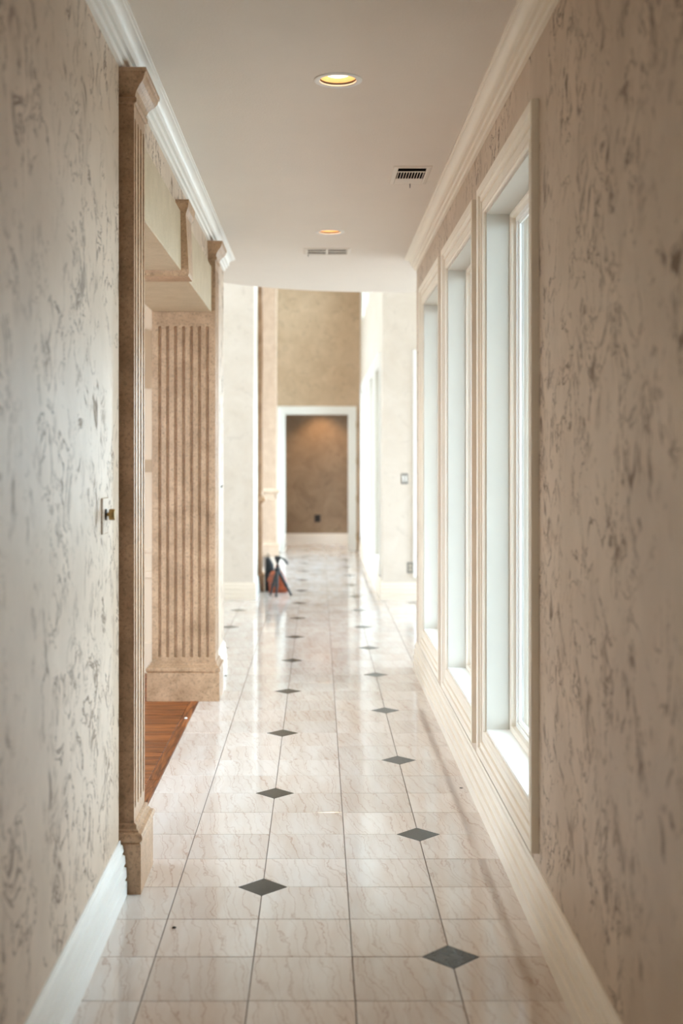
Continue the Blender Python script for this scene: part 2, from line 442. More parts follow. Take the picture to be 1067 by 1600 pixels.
struct(wall_boxes(MB(), 'x', 4.2, 4.4, YE-0.11, YF+0.2, 0, TALL, holes).build('wall_entry', PALE), 'entry wall of the foyer with tall openings', 'wall')
struct(wall_boxes(MB(), 'x', -4.4, -4.2, YE-0.11, YF+0.16, 0, TALL, holes3).build('wall_foyer_end', PALE), 'end wall of the foyer with high openings', 'wall')
for sgn, xx in ((1, 4.41),):
    for (a, b, c, d) in holes:
        portal((xx, (a+b)/2, (c+d)/2), (R(90), 0, R(90)*sgn), b-a, d-c)

for (a, b, c, d) in holes3: portal((-4.41, (a+b)/2, (c+d)/2), (R(90), 0, -R(90)), b-a, d-c)
# hall beyond the foyer
FWY = [(13.62 + 1.55*k, 14.75 + 1.55*k) for k in range(4)]
wfr = wall_boxes(MB(), 'x', 0.70, 0.90, YF+0.20, YD, 0, TALL, [(a, b, WZ0, WZ1) for a, b in FWY] + [(a, b, 3.72, 5.15) for a, b in FWY])
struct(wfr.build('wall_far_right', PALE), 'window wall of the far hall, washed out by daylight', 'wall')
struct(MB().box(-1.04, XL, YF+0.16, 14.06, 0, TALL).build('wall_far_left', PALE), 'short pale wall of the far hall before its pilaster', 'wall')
struct(MB().box(-1.04, XL, 19.46, YD, 0, TALL).build('wall_far_left_end', PALE), 'short pale wall of the far hall beside its doorway', 'wall')
struct(MB().box(-1.04, XL, 14.06, 19.46, 4.9, TALL).build('wall_far_left_header', PALE), 'wall strip above the tall far opening', 'wall')
# side room left of the far hall
holes2 = [(14.9, 16.4, 0.3, 4.4), (16.9, 18.4, 0.3, 4.4)]  # unseen openings, made tall to brighten the far hall
sr = wall_boxes(MB(), 'x', -4.4, -4.2, YF+0.16, YD, 0, TALL, holes2)
sr.box(-4.2, -1.04, YD, YD+0.15, 0, TALL)
struct(sr.build('wall_side_room', CREAM), 'cream wall of the side room left of the far hall', 'wall')
for (a, b, c, d) in holes2: portal((-4.41, (a+b)/2, (c+d)/2), (R(90), 0, -R(90)), b-a, d-c)
# end wall with a doorway
DX0, DX1, DZ = -0.567, 0.52, 2.29
we = wall_boxes(MB(), 'y', YD, YD+0.15, -1.04, 0.90, 0, TALL, [(DX0, DX1, 0, DZ)])
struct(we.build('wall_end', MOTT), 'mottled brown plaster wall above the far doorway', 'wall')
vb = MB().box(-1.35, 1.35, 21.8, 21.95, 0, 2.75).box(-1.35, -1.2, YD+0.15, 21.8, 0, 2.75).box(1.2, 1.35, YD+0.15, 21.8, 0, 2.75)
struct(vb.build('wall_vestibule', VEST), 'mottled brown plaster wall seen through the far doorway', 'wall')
# dining room shell
dh = [(4.2, 5.6, 0.4, 2.5), (6.2, 7.6, 0.4, 2.5)]  # unseen openings added to light the dining room
dn = wall_boxes(MB(), 'x', -5.0, -4.8, 2.5, 9.0, 0, CT, dh)
wall_boxes(dn, 'y', 2.45, 2.6, -4.8, -1.04, 0, CT, [(-3.3, -1.9, 0.5, 2.5)])  # unseen opening added to brighten the fluted jamb
portal((-2.6, 2.44, 1.5), (R(90), 0, 0), 1.4, 2.0)
struct(dn.build('wall_dining_openings', CREAM), 'cream dining room wall with unseen openings added for light', 'wall')
for (a, b, c, d) in dh: portal((-5.01, (a+b)/2, (c+d)/2), (R(90), 0, -R(90)), b-a, d-c)
wd = MB().box(-4.8, -1.04, 8.72, 8.839, 0, CT).build('wall_dining', CREAM)
struct(wd, 'cream wall of the room seen through the left opening', 'wall')
for (za, zb, xa, xb, zc) in ((2.04, 2.42, -1.62, -1.06, 2.56), (1.44, 1.53, -1.62, -1.06, 1.53)):
    MB().loft([[(xa, y, za), (xb, y, za), (xb, y, zb), (xa, y, zc)] for y in (8.70, 8.72)]).build('tan_panel', TANW, wd)['label'] = 'darker tan panel'
for z, h, t in ((0.86, 0.03, 0.012), (0.68, 0.05, 0.02), (0.0, 0.22, 0.018)):
    MB().cbox(-4.8, -1.04, 8.72 - t, 8.72, z, z+h, 0.004).build('wall_moulding', CREAM, wd)

# ------------------------------------------------------------------ ceilings
LIGHTS = [(0.077, 4.713), (0.077, 7.87)]
V1 = (0.405, 0.548, 6.12, 6.46); V2 = (-0.075, 0.202, 8.50, 8.70)
HR, HS = 0.074, 0.10
rects = [(lx-HS, lx+HS, ly-HS, ly+HS) for lx, ly in LIGHTS] + [V1, V2]
cm = MB()
xs = sorted({XL, XR, *[r[0] for r in rects], *[r[1] for r in rects]}); ys = sorted({Y0, YE, *[r[2] for r in rects], *[r[3] for r in rects]})
for xa, xb in zip(xs, xs[1:]):
    for ya, yb in zip(ys, ys[1:]):
        mx, my = (xa+xb)/2, (ya+yb)/2
        if any(r[0] < mx < r[1] and r[2] < my < r[3] for r in rects): continue
        cm.add([(xa,ya,CEIL),(xb,ya,CEIL),(xb,yb,CEIL),(xa,yb,CEIL)], [(0,3,2,1)])
for lx, ly in LIGHTS:
    n = 48; ci = []; sq = []
    for k in range(n):
        t = 2*math.pi*(k+0.5)/n; c, s_ = math.cos(t), math.sin(t); m_ = max(abs(c), abs(s_))
        ci.append((lx+HR*c, ly+HR*s_, CEIL)); sq.append((lx+HS*c/m_, ly+HS*s_/m_, CEIL))
    cm.loft([ci, sq], caps=False)
    q = n // 8
    for a in range(4):   # corner triangles
        k0 = q - 1 + a*2*q; k1 = (k0 + 1) % n
        cx = lx + HS*(1 if a in (0, 3) else -1); cy = ly + HS*(1 if a in (0, 1) else -1)
        cm.add([sq[k0 % n], sq[k1], (cx, cy, CEIL)], [(0, 1, 2)])
cm.box(-1.04, 0.93, Y0-0.15, YE, CEIL+0.24, CT)
# rounded balcony over the foyer: underside, fascia, top
BX, BR = 0.58, 1.88; BY = 8.86
arc = [(BX + BR*math.cos(t), max(BY + BR*math.sin(t), YE)) for t in [math.pi*k/64 for k in range(65)]]
cm.loft([[(x, y, z) for x, y in arc] for z in (CEIL, CT)])
cl = cm.build('ceiling', CEILM); struct(cl, 'off-white hall ceiling ending in a rounded balcony edge', 'ceiling')
struct(MB().box(-4.4, 4.4, YE-0.11, YF+0.2, TALL, TALL+0.15).box(-4.4, 0.9, YF+0.2, YD+0.15, TALL, TALL+0.15).build('ceiling_foyer', CEILM), 'high ceiling over the foyer and the far hall', 'ceiling')
struct(MB().box(-5.0, -1.04, 2.45, 8.84, CEIL, CEIL+0.12).build('ceiling_dining', WHITE), 'white ceiling of the room left of the hall', 'ceiling')
struct(MB().box(-1.35, 1.35, YD+0.15, 21.95, 2.75, 2.87).build('ceiling_vestibule', CEILM), 'low ceiling behind the far doorway', 'ceiling')

# ------------------------------------------------------------------ crown moulding and baseboards
def arcpts(cx, cz, r, a0, a1, n): return [(cx + r*math.cos(R(a0 + (a1-a0)*k/n)), cz + r*math.sin(R(a0 + (a1-a0)*k/n))) for k in range(n+1)]
crown = [(0, 0), (0.089, 0), (0.089, -0.009), (0.081, -0.010), (0.079, -0.015)] + arcpts(0.079, -0.051, 0.036, 92, 170, 8) + \
        [(0.0385, -0.047), (0.0385, -0.051), (0.0470, -0.052), (0.0440, -0.062), (0.030, -0.064), (0.030, -0.069), (0.034, -0.070), (0.029, -0.083), (0.015, -0.085), (0.015, -0.090), (0.019, -0.091), (0.014, -0.105), (0, -0.106)]
KZ = 0.089/0.106
crown = [(x, z*KZ*1.0) for x, z in crown]
def crown_run(x, sgn, y0, y1): return extrude_y([(x + sgn*a, CEIL + b) for a, b in crown], y0, y1)
struct(crown_run(XL, 1, Y0, YE).build('trim_1', WHITE), 'white crown moulding along the left wall', 'crown moulding')
struct(crown_run(XR, -1, Y0, YE).build('trim_2', TRIM), 'cream crown moulding above the three windows', 'crown moulding')
bprof = [(0, 0), (0.027, 0), (0.027, 0.050), (0.019, 0.053), (0.019, 0.062), (0.026, 0.065), (0.025, 0.098), (0.015, 0.101), (0.015, 0.110), (0.022, 0.113), (0.020, 0.140), (0.010, 0.144), (0.010, 0.152), (0.016, 0.156), (0.012, 0.176), (0.005, 0.180), (0.004, 0.193), (0, 0.193)]
def base_y(x, sgn, y0, y1): return extrude_y([(x + sgn*a, b) for a, b in bprof], y0, y1)
def base_x(y, sgn, x0, x1): return MB().loft([[(x, y + sgn*a, b) for a, b in bprof] for x in (x0, x1)])
struct(base_y(XL, 1, Y0, 4.284).build('baseboard_left', WHITE), 'white moulded baseboard running up to the near pilaster', 'baseboard')
struct(base_y(XL, 1, 8.045, YE+0.05).build('baseboard_left_end', WHITE), 'short white baseboard past the second pilaster', 'baseboard')
struct(base_y(XR, -1, Y0, YE).build('baseboard_right', TRIM), 'cream moulded baseboard under the three windows', 'baseboard')
struct(base_x(YF, -1, -4.2, XL+0.027).build('baseboard_foyer_left', TRIM), 'cream baseboard on the far pale wall left of the tripod', 'baseboard')
struct(base_x(YF, -1, 0.673, 4.2).build('baseboard_foyer_right', TRIM), 'cream baseboard below the far wall outlet', 'baseboard')
struct(base_y(XL, 1, YF, 14.05).build('baseboard_far_left', WHITE), 'short white baseboard beside the black bag', 'baseboard')
struct(base_y(0.70, -1, YF, YD).build('baseboard_far_right', TRIM), 'cream baseboard under the far hall windows', 'baseboard')
struct(base_x(21.8, -1, -1.2, 1.2).build('baseboard_vestibule', TRIM), 'cream baseboard seen through the far doorway', 'baseboard')

# ------------------------------------------------------------------ pilasters
def flute_face(mb, o, u, nrm, w, z0, z1, flutes, r, depth, zf0, zf1):
    """flat panel with round-ended grooves; o = corner, u = along, nrm = outward"""
    us = {0.0, w}
    for c in flutes:
        for k in range(-6, 7): us.add(round(c + r*math.sin(math.pi/2*k/6), 6))
    us = sorted(us)
    zs = sorted({z0, z1, *[zf0 + r*(1-math.cos(math.pi/2*k/4)) for k in range(5)], *[zf1 - r*(1-math.cos(math.pi/2*k/4)) for k in range(5)]})
    vs = []
    for z in zs:
        e = max(0, (zf0 + r - z)/r, (z - (zf1 - r))/r)
        for a in us:
            d = 0
            for c in flutes:
                q = ((a-c)/r)**2 + e*e
                if q < 1: d = depth*math.sqrt(1-q)
            vs.append((o[0] + u[0]*a - nrm[0]*d, o[1] + u[1]*a - nrm[1]*d, z))
    n = len(us)
    mb.add(vs, [(k*n+i, k*n+i+1, (k+1)*n+i+1, (k+1)*n+i) for k in range(len(zs)-1) for i in range(n-1)])
def pilaster(x0, x1, y0, y1, ztop, zcap, label, face_jamb, jamb_top, pedestal=None, capital=True, STONE=STONE):
    """stone-painted pilaster wrapping the wall end: x1 faces the hall, y0 faces the camera"""
    P = empty('fluted_pilaster', ((x0+x1)/2, (y0+y1)/2, 0))
    base = [(0.028, 0), (0.028, 0.175), (0.024, 0.180), (0.030, 0.186), (0.034, 0.194), (0.034, 0.204), (0.030, 0.212), (0.018, 0.216), (0.018, 0.222), (0.010, 0.226), (0.010, 0.240), (0.002, 0.244)]
    if pedestal: base = [(o, z*0.88) for o, z in base]
    MB().rectstack(x0, x1, y0, y1, base).build('base', STONE, P)
    zb = base[-1][1]
    segs = [(zb, ztop)]
    if pedestal:
        segs = [(zb, pedestal-0.05), (pedestal+0.04, ztop)]
        MB().rectstack(x0, x1, y0, y1, [(0.0, pedestal-0.05), (0.012, pedestal-0.045), (0.014, pedestal-0.03), (0.036, pedestal-0.02), (0.042, pedestal), (0.036, pedestal+0.018), (0.012, pedestal+0.028), (0.004, pedestal+0.04)]).build('pedestal_cap', STONE, P)
    for (za, zc) in segs:
        m = MB()
        wy, wx = y1-y0, x1-x0
        nf = 4; p = wy*0.76/(nf-1)
        flute_face(m, (x1, y0), (0, 1), (1, 0), wy, za, zc, [wy*0.12 + p*k for k in range(nf)], 0.0150, 0.016, za+0.045, zc-0.045)
        if face_jamb:
            nj = 7; pj = 0.0505; s0 = wx/2 - pj*(nj-1)/2
            top = min(zc, jamb_top) if za < jamb_top else zc
            flute_face(m, (x0, y0), (1, 0), (0, -1), wx, za, zc, [s0 + pj*k for k in range(nj)], 0.0098, 0.016, za+0.03, top-0.09)
        else:
            m.add([(x0,y0,za),(x1,y0,za),(x1,y0,zc),(x0,y0,zc)], [(0,1,2,3)])
        m.add([(x0,y1,za),(x1,y1,za),(x1,y1,zc),(x0,y1,zc)], [(0,3,2,1)])
        m.add([(x0,y0,za),(x0,y1,za),(x0,y1,zc),(x0,y0,zc)], [(0,3,2,1)])
        m.add([(x0,y0,zc),(x1,y0,zc),(x1,y1,zc),(x0,y1,zc)], [(0,1,2,3)])
        m.build('shaft', STONE, P, smooth=40)
    if capital:
        h = zcap - ztop
        cap = [(0.003, ztop), (0.010, ztop+h*0.03), (0.010, ztop+h*0.16), (0.004, ztop+h*0.20), (0.006, ztop+h*0.28), (0.012, ztop+h*0.40), (0.022, ztop+h*0.52), (0.034, ztop+h*0.62), (0.042, ztop+h*0.74), (0.046, ztop+h*0.86), (0.050, ztop+h*0.88), (0.050, zcap)]
        MB().rectstack(x0, x1, y0, y1, cap).build('capital', STONE, P)
    tag(P, label, 'pilaster'); return P
PX0, PX1 = -1.057, -0.654
pilaster(PX0, PX1, 4.32, 4.585, 2.80, 2.914, 'brown faux-stone fluted pilaster next to the dimmer switch', False, 0)
pilaster(PX0, PX1, 7.73, 8.00, 2.80, 2.914, 'brown fluted pilaster with wide grooved jamb at the wood floor', True, 2.47)
pilaster(PX0, PX1, 14.12, 14.39, 4.85, 4.9, 'slim far pilaster with pedestal behind the black bag', False, 0, 1.06, False)
pilaster(PX0, PX1, 19.12, 19.40, 4.85, 4.9, 'sunlit brown fluted pilaster left of the far doorway', True, 4.9, 1.02, False, LITSTONE)
# lintel over the opening with its keystone
LN = empty('lintel', (-0.86, 6.15, 2.47))
m = MB().cbox(-1.05, -0.678, 4.587, 6.02, 2.47, 2.76, 0.003)
m.build('beam', LIME, LN); MB().cbox(-1.05, -0.678, 6.22, 7.728, 2.47, 2.76, 0.003).build('beam', LIME, LN)
k = MB().loft([[(x, yy, z) for x, yy in ((-1.07, 6.02 - o), (-0.640 - 0.018*(1-t), 6.02 - o), (-0.640 - 0.018*(1-t), 6.22 + o), (-1.07, 6.22 + o))]
               for z, o, t in ((2.443, 0.0, 0.8), (2.46, 0.0, 1), (2.735, 0.028, 0.3), (2.745, 0.034, 0.4), (2.77, 0.05, 1.0), (2.80, 0.056, 1.3), (2.81, 0.056, 1.3))])
k.build('keystone', STONE, LN)
tag(LN, 'beige faux-limestone lintel with keystone spanning the left opening', 'lintel')

# ------------------------------------------------------------------ windows
def window(name, label, frame_of, u0, u1, z0, z1, wood, pw=True, casing=True, depth=0.2):
    """frame_of(u, v, z): u along the wall, v = distance from wall face INTO the wall (negative = proud of it)"""
    ctr = frame_of((u0+u1)/2, 0, z0)
    E = empty(name, ctr); E['kind'] = 'structure'; tag(E, label, 'window')
    def sweep(prof, nm, mat):
        # prof: (outset, v); four mitred pieces
        cor = [(-1, -1), (1, -1), (1, 1), (-1, 1)]
        def pt(c, o, v):
            return frame_of((u0 - o) if c[0] < 0 else (u1 + o), v, (z0 - o) if c[1] < 0 else (z1 + o))
        for q in range(4):
            a, b = cor[q], cor[(q+1) % 4]
            low = q == 0 and nm == 'reveal_board'
            MB().loft([[pt(c, o, v) for o, v in prof] for c in (a, b)]).build('sill' if low else nm, WHITE if low else mat, E)
    if casing:
        MB().loft([[frame_of(u, v, z) for v, z in ((0, z0-0.148), (-0.014, z0-0.144), (-0.018, z0-0.128), (0, z0-0.122))] for u in (u0+0.02, u1+0.10)]).build('shadow_grime_strip', SHADGRIME, E)['label'] = 'dark strip of shadow and grime under the casing'
        sweep([(0, 0), (0, -0.009), (0.004, -0.014), (0.013, -0.014), (0.015, -0.006), (0.019, -0.006), (0.021, -0.011), (0.050, -0.012), (0.052, -0.007), (0.056, -0.007), (0.058, -0.017), (0.068, -0.018), (0.070, -0.010), (0.086, -0.016), (0.088, -0.025), (0.116, -0.028), (0.120, -0.025), (0.120, 0)], 'casing', wood)
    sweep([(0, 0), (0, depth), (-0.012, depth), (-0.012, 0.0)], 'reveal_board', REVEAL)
    sweep([(-0.012, 0.098), (-0.022, 0.098), (-0.030, 0.104), (-0.030, 0.122), (-0.012, 0.122)], 'stop', wood)
    sweep([(-0.012, 0.122), (-0.050, 0.122), (-0.050, 0.130), (-0.062, 0.134), (-0.062, 0.150), (-0.012, 0.150)], 'sash', WHITE)
    g = MB(); o = -0.060
    g.loft([[frame_of(u0 - o, v, z0 - o), frame_of(u1 + o, v, z0 - o), frame_of(u1 + o, v, z1 + o), frame_of(u0 - o, v, z1 + o)] for v in (0.138, 0.142)])
    g.build('pane', GLASS, E)
    return E
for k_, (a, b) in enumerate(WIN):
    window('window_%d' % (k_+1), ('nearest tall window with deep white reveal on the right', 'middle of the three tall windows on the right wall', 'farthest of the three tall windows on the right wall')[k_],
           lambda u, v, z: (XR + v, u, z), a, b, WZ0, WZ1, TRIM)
    portal((1.0, (a+b)/2, (WZ0+WZ1)/2), (R(90), 0, R(90)), b-a, WZ1-WZ0)
window('window_13', 'added tall window beside the viewpoint, lighting the near walls from out of view', lambda u, v, z: (XR + v, u, z), ADDEDW[0], ADDEDW[1], WZ0, WZ1, TRIM)
portal((1.0, (ADDEDW[0]+ADDEDW[1])/2, (WZ0+WZ1)/2), (R(90), 0, R(90)), 1.13, WZ1-WZ0)
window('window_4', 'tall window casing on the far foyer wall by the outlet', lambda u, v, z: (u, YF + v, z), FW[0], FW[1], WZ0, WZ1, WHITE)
portal((1.715, YF+0.25, 1.47), (R(-90), 0, 0), 1.13, 2.26)
ordn = ('first', 'second', 'third', 'fourth')
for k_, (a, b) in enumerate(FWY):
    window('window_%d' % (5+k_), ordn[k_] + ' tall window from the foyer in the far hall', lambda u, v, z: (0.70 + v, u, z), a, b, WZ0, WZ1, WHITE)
    window('window_%d' % (9+k_), ordn[k_] + ' high clerestory window from the foyer in the far hall', lambda u, v, z: (0.70 + v, u, z), a, b, 3.72, 5.15, WHITE, casing=False)
    portal((0.96, (a+b)/2, 1.47), (R(90), 0, R(90)), b-a, 2.26)
    portal((0.96, (a+b)/2, 4.5), (R(90), 0, R(90)), b-a, 1.3)

# ------------------------------------------------------------------ far doorway
DR = empty('door_1', ((DX0+DX1)/2, YD, 0)); DR['kind'] = 'structure'; tag(DR, 'white cased doorway in the brown end wall', 'doorway')
dp = [(0, 0), (0, -0.010), (0.012, -0.016), (0.07, -0.016), (0.08, -0.022), (0.115, -0.026), (0.12, 0)]
def dpt(side, o, v, top): return (DX0 - o if side < 0 else DX1 + o, YD + v, DZ + o if top else 0.0)
for sd in (-1, 1):
    MB().loft([[dpt(sd, o, v, t) for o, v in dp] for t in (False, True)]).build('casing', WHITE, DR)
    xx = DX0 if sd < 0 else DX1
    MB().box(min(xx, xx - sd*0.02), max(xx, xx - sd*0.02), YD, YD+0.15, 0, DZ).build('jamb', WHITE, DR)
MB().loft([[dpt(sd, o, v, True) for o, v in dp] for sd in (-1, 1)]).build('casing', WHITE, DR)
MB().box(DX0, DX1, YD, YD+0.15, DZ-0.02, DZ).build('head_jamb', WHITE, DR)
DL = empty('door_2', (0.66, 19.8, 0)); DL['kind'] = 'structure'; tag(DL, 'white door leaf folded back against the far hall windows', 'door')
dl = MB().cbox(0.648, 0.670, 19.38, 20.26, 0.012, 2.27, 0.003).build('leaf', WHITE, DL)
for z in (0.24, 0.87, 1.49, 2.10):
    h = MB().box(0.640, 0.648, 20.18, 20.26, z-0.05, z+0.05); h.tube([(0.641, 20.262, z-0.055), (0.641, 20.262, z+0.055)], 0.008, 8); h.build('hinge', BRASS, DL)
MB().lathe((0, 0, 0), [(0.0, 0.0), (0.026, 0.0), (0.026, 0.006), (0.010, 0.010), (0.010, 0.035), (0.026, 0.045), (0.028, 0.058), (0.018, 0.068), (0, 0.070)], 16).build('knob', BRASS, DL, 40)
kn = DL.children[-1]; kn.matrix_parent_inverse = Matrix.Translation(DL.location).inverted(); kn.location = (0.648, 19.45, 0.98); kn.rotation_euler = (0, R(-90), 0)

# ------------------------------------------------------------------ recessed lamps
def downlight(x, y, z, label, watts):
    E = empty('recessed_light', (x, y, z))
    MB().lathe((x, y, z), [(0.0755, 0.0), (0.0940, 0.0), (0.0940, -0.0025), (0.0900, -0.0045), (0.0755, -0.0050), (0.0715, -0.003), (0.0715, 0.004), (0.0735, 0.010)], 48).build('trim_ring', RING, E, 35)
    MB().lathe((x, y, z), [(0.0740, 0.004), (0.0735, 0.010), (0.0705, 0.010), (0.0705, 0.0035), (0.0715, 0.003)], 48).build('gasket', DARK, E, 35)
    MB().lathe((x, y, z), [(0.0700, 0.010), (0.066, 0.035), (0.061, 0.060), (0.055, 0.085), (0.052, 0.100)], 48).build('reflector', BAFFLE, E, 60)
    MB().lathe((x, y, z), [(0.0735, 0.008), (0.0735, 0.14), (0.0, 0.14)], 32).build('can', DUCT, E, 35)
    MB().lathe((x, y, z), [(0.0, 0.014), (0.024, 0.015), (0.043, 0.020), (0.050, 0.030), (0.044, 0.056), (0.022, 0.100), (0.016, 0.136)], 32).build('bulb', BULB, E, 60)
    l = bpy.data.lights.new('bulb_lamp', 'SPOT'); l.energy = watts; l.color = (1.0, 0.66, 0.36); l.spot_size = R(95); l.spot_blend = 0.6; l.shadow_soft_size = 0.03
    lo = bpy.data.objects.new('bulb_lamp', l); C.objects.link(lo); lo.parent = E; lo.location = (0, 0, 0.004)
    tag(E, label, 'ceiling light')
downlight(*LIGHTS[0], CEIL, 'lit round recessed light nearest the viewer in the hall ceiling', 6)
downlight(*LIGHTS[1], CEIL, 'lit round recessed light just before the slotted ceiling vent', 6)
downlight(0.05, 21.35, 2.745, 'warm recessed light glowing behind the far doorway', 42)

# ------------------------------------------------------------------ ceiling vents
def register(r, label):
    x0, x1, y0, y1 = r
    E = empty('ceiling_vent', ((x0+x1)/2, (y0+y1)/2, CEIL)); zb = CEIL - 0.008
    f = MB(); o = 0.026
    prof = [(0.0, CEIL-0.003), (0.0, CEIL-0.006), (0.006, CEIL-0.009), (o-0.004, CEIL-0.005), (o, CEIL-0.001), (o, CEIL)]
    f.loft([[(x0-a, y0-a, z), (x1+a, y0-a, z), (x1+a, y1+a, z), (x0-a, y1+a, z)] for a, z in prof], caps=False)
    f.build('frame', VENTM, E)
    MB().add([(x0,y0,CEIL),(x1,y0,CEIL),(x1,y1,CEIL),(x0,y1,CEIL),(x0,y0,CEIL+.12),(x1,y0,CEIL+.12),(x1,y1,CEIL+.12),(x0,y1,CEIL+.12)], [(4,5,6,7),(0,1,5,4),(1,2,6,5),(2,3,7,6),(3,0,4,7)]).build('duct', DUCT, E)
    return E
E = register(V1, ''); x0, x1, y0, y1 = V1
tag(E, 'small ceiling register with dark open louvres above the windows', 'air vent')
yb = y0 + 0.085
MB().box(x0, x1, yb-0.008, yb+0.008, CEIL-0.006, CEIL-0.003).build('cross_bar', VENTM, E)
for k_ in range(10):
    xx = x0 + (x1-x0)*(k_+0.5)/10
    MB().box(xx-0.0016, xx+0.0016, yb+0.008, y1-0.075, CEIL-0.005, CEIL-0.001).build('louvre', VENTM, E)
MB().loft([[(x0, y, z), (x1, y, z), (x1, y, z+0.002), (x0, y, z+0.002)] for y, z in ((y1-0.075, CEIL+0.001), (y1, CEIL-0.007))]).build('damper_blade', VENTM, E)
MB().tube([(x0+0.083, y1+0.004, CEIL-0.006), (x0+0.083, y1+0.004, CEIL-0.024), (x0+0.083, y1+0.010, CEIL-0.028)], 0.0022, 8).build('lever', DARK, E)
E = register(V2, ''); x0, x1, y0, y1 = V2
tag(E, 'wide slotted ceiling vent in the hall near the balcony edge', 'air vent')
xm = (x0+x1)/2; ym = (y0+y1)/2
MB().box(x0, x1, ym-0.012, ym+0.012, CEIL-0.006, CEIL-0.004).build('cross_bar', VENTM, E)
MB().box(xm-0.010, xm+0.010, y0, y1, CEIL-0.0065, CEIL-0.004).build('cross_bar', VENTM, E)
for k_ in range(22):
    xx = x0 + (x1-x0)*(k_+0.5)/22
    MB().box(xx-0.0020, xx+0.0020, y0, y1, CEIL-0.005, CEIL-0.001).build('louvre', VENTM, E)
MB().tube([(x0+0.004, y1+0.005, CEIL-0.006), (x0+0.004, y1+0.005, CEIL-0.022)], 0.0025, 8).build('lever', DARK, E)

# ------------------------------------------------------------------ switches and outlets
def plate_x(x, sgn, yc, zc, w, h, mat, name, label, cat):
    E = empty(name, (x, yc, zc))
    b = MB(); t = 0.006
    b.cbox(min(x, x+sgn*t), max(x, x+sgn*t), yc-w/2, yc+w/2, zc-h/2, zc+h/2, 0.0022); b.build('plate', mat, E)
    tag(E, label, cat); return E
E = plate_x(XL, 1, 3.975, 1.352, 0.105, 0.118, STUC, 'dimmer_switch', 'brass dimmer knob on a painted plate on the left wall', 'light switch')
def knob_x(prof, nm, mat, loc):
    o = MB().lathe((0, 0, 0), prof, 24, True).build(nm, mat, E, 40)
    o.location = loc; o.rotation_euler = (0, R(90), 0); return o
knob_x([(0.0085, 0), (0.019, 0.0), (0.019, 0.003), (0.008, 0.005)], 'collar', DARK, (XL+0.006, 3.975, 1.356))
knob_x([(0.006, 0.0), (0.006, 0.010)], 'stem', BRASS, (XL+0.009, 3.975, 1.356))
knob_x([(0.0175, 0.0), (0.0185, 0.002), (0.0185, 0.016), (0.0165, 0.0185)], 'knob', BRASS, (XL+0.018, 3.975, 1.356))
E = plate_x(XL, 1, 8.70, 1.335, 0.17, 0.118, WHITE, 'switch_plate', 'pale triple switch plate past the second pilaster', 'light switch')
for k_ in range(3):
    yy = 8.70 + (k_-1)*0.046
    MB().loft([[(XL+0.006, yy-0.005, z), (XL+0.006, yy+0.005, z), (XL+0.006+t, yy+0.004, z), (XL+0.006+t, yy-0.004, z)] for z, t in ((1.323, 0.002), (1.348, 0.012))]).build('toggle', GREYP, E)
def plate_y(x, y, z, w, h, mat, name, label, cat):
    E = empty(name, (x, y, z)); MB().cbox(x-w/2, x+w/2, y-0.006, y, z-h/2, z+h/2, 0.0022).build('plate', mat, E); tag(E, label, cat); return E
E = plate_y(0.938, YF, 1.318, 0.075, 0.118, GREYP, 'switch_plate', 'grey light switch on the far foyer wall', 'light switch')
for k_ in (-1, 1): MB().cbox(0.938+k_*0.016-0.009, 0.938+k_*0.016+0.009, YF-0.011, YF-0.006, 1.285, 1.351, 0.002).build('rocker', WHITE, E)
E = plate_y(1.000, YF, 0.352, 0.072, 0.118, GREYP, 'wall_outlet', 'bronze rimmed outlet above the far foyer baseboard', 'outlet')
for dz in (-0.022, 0.022):
    MB().cbox(0.984, 1.016, YF-0.010, YF-0.006, 0.352+dz-0.017, 0.352+dz+0.017, 0.002).build('socket', IVORY, E)
E = plate_y(-0.012, 21.8, 0.462, 0.105, 0.130, BLACK, 'wall_outlet', 'black outlet low on the brown wall behind the doorway', 'outlet')
for dz in (-0.026, 0.026):
    MB().cbox(-0.030, 0.006, 21.788, 21.794, 0.462+dz-0.017, 0.462+dz+0.017, 0.002).build('socket', DARK, E)

# ------------------------------------------------------------------ tripod, leather bag, black bag
T = empty('tripod', (-0.44, 13.62, 0))
hub = Vector((-0.457, 13.66, 0.295))
for fx, fy in ((-0.535, 13.63), (-0.463, 13.49), (-0.300, 13.62)):
    f_ = Vector((fx, fy, 0.008)); mid = hub.lerp(f_, 0.62); top = hub + (f_-hub)*0.03
    leg = MB().tube([top, mid, mid], [0.018, 0.0165, 0.0165], 10).build('leg', BLACK, T, 40)
    MB().tube([hub.lerp(f_, 0.58), hub.lerp(f_, 0.66)], 0.021, 10).build('leg_lock', BLACK, leg, 40)
    MB().tube([mid, f_], [0.0135, 0.012], 10).build('lower_leg', BLACK, leg, 40)
    MB().tube([f_ + (hub-f_).normalized()*0.012, f_ - Vector((0, 0, 0.006))], [0.013, 0.011], 10).build('rubber_foot', BLACK, leg, 40)
MB().lathe(hub, [(0.0, -0.025), (0.030, -0.02), (0.036, 0.0), (0.030, 0.014), (0.016, 0.02), (0, 0.022)], 16).build('spider', BLACK, T, 40)
MB().lathe(hub, [(0.012, -0.06), (0.012, 0.07), (0.020, 0.075), (0.020, 0.085), (0, 0.086)], 14).build('centre_column', BLACK, T, 40)
h0 = hub + Vector((0, 0, 0.085))
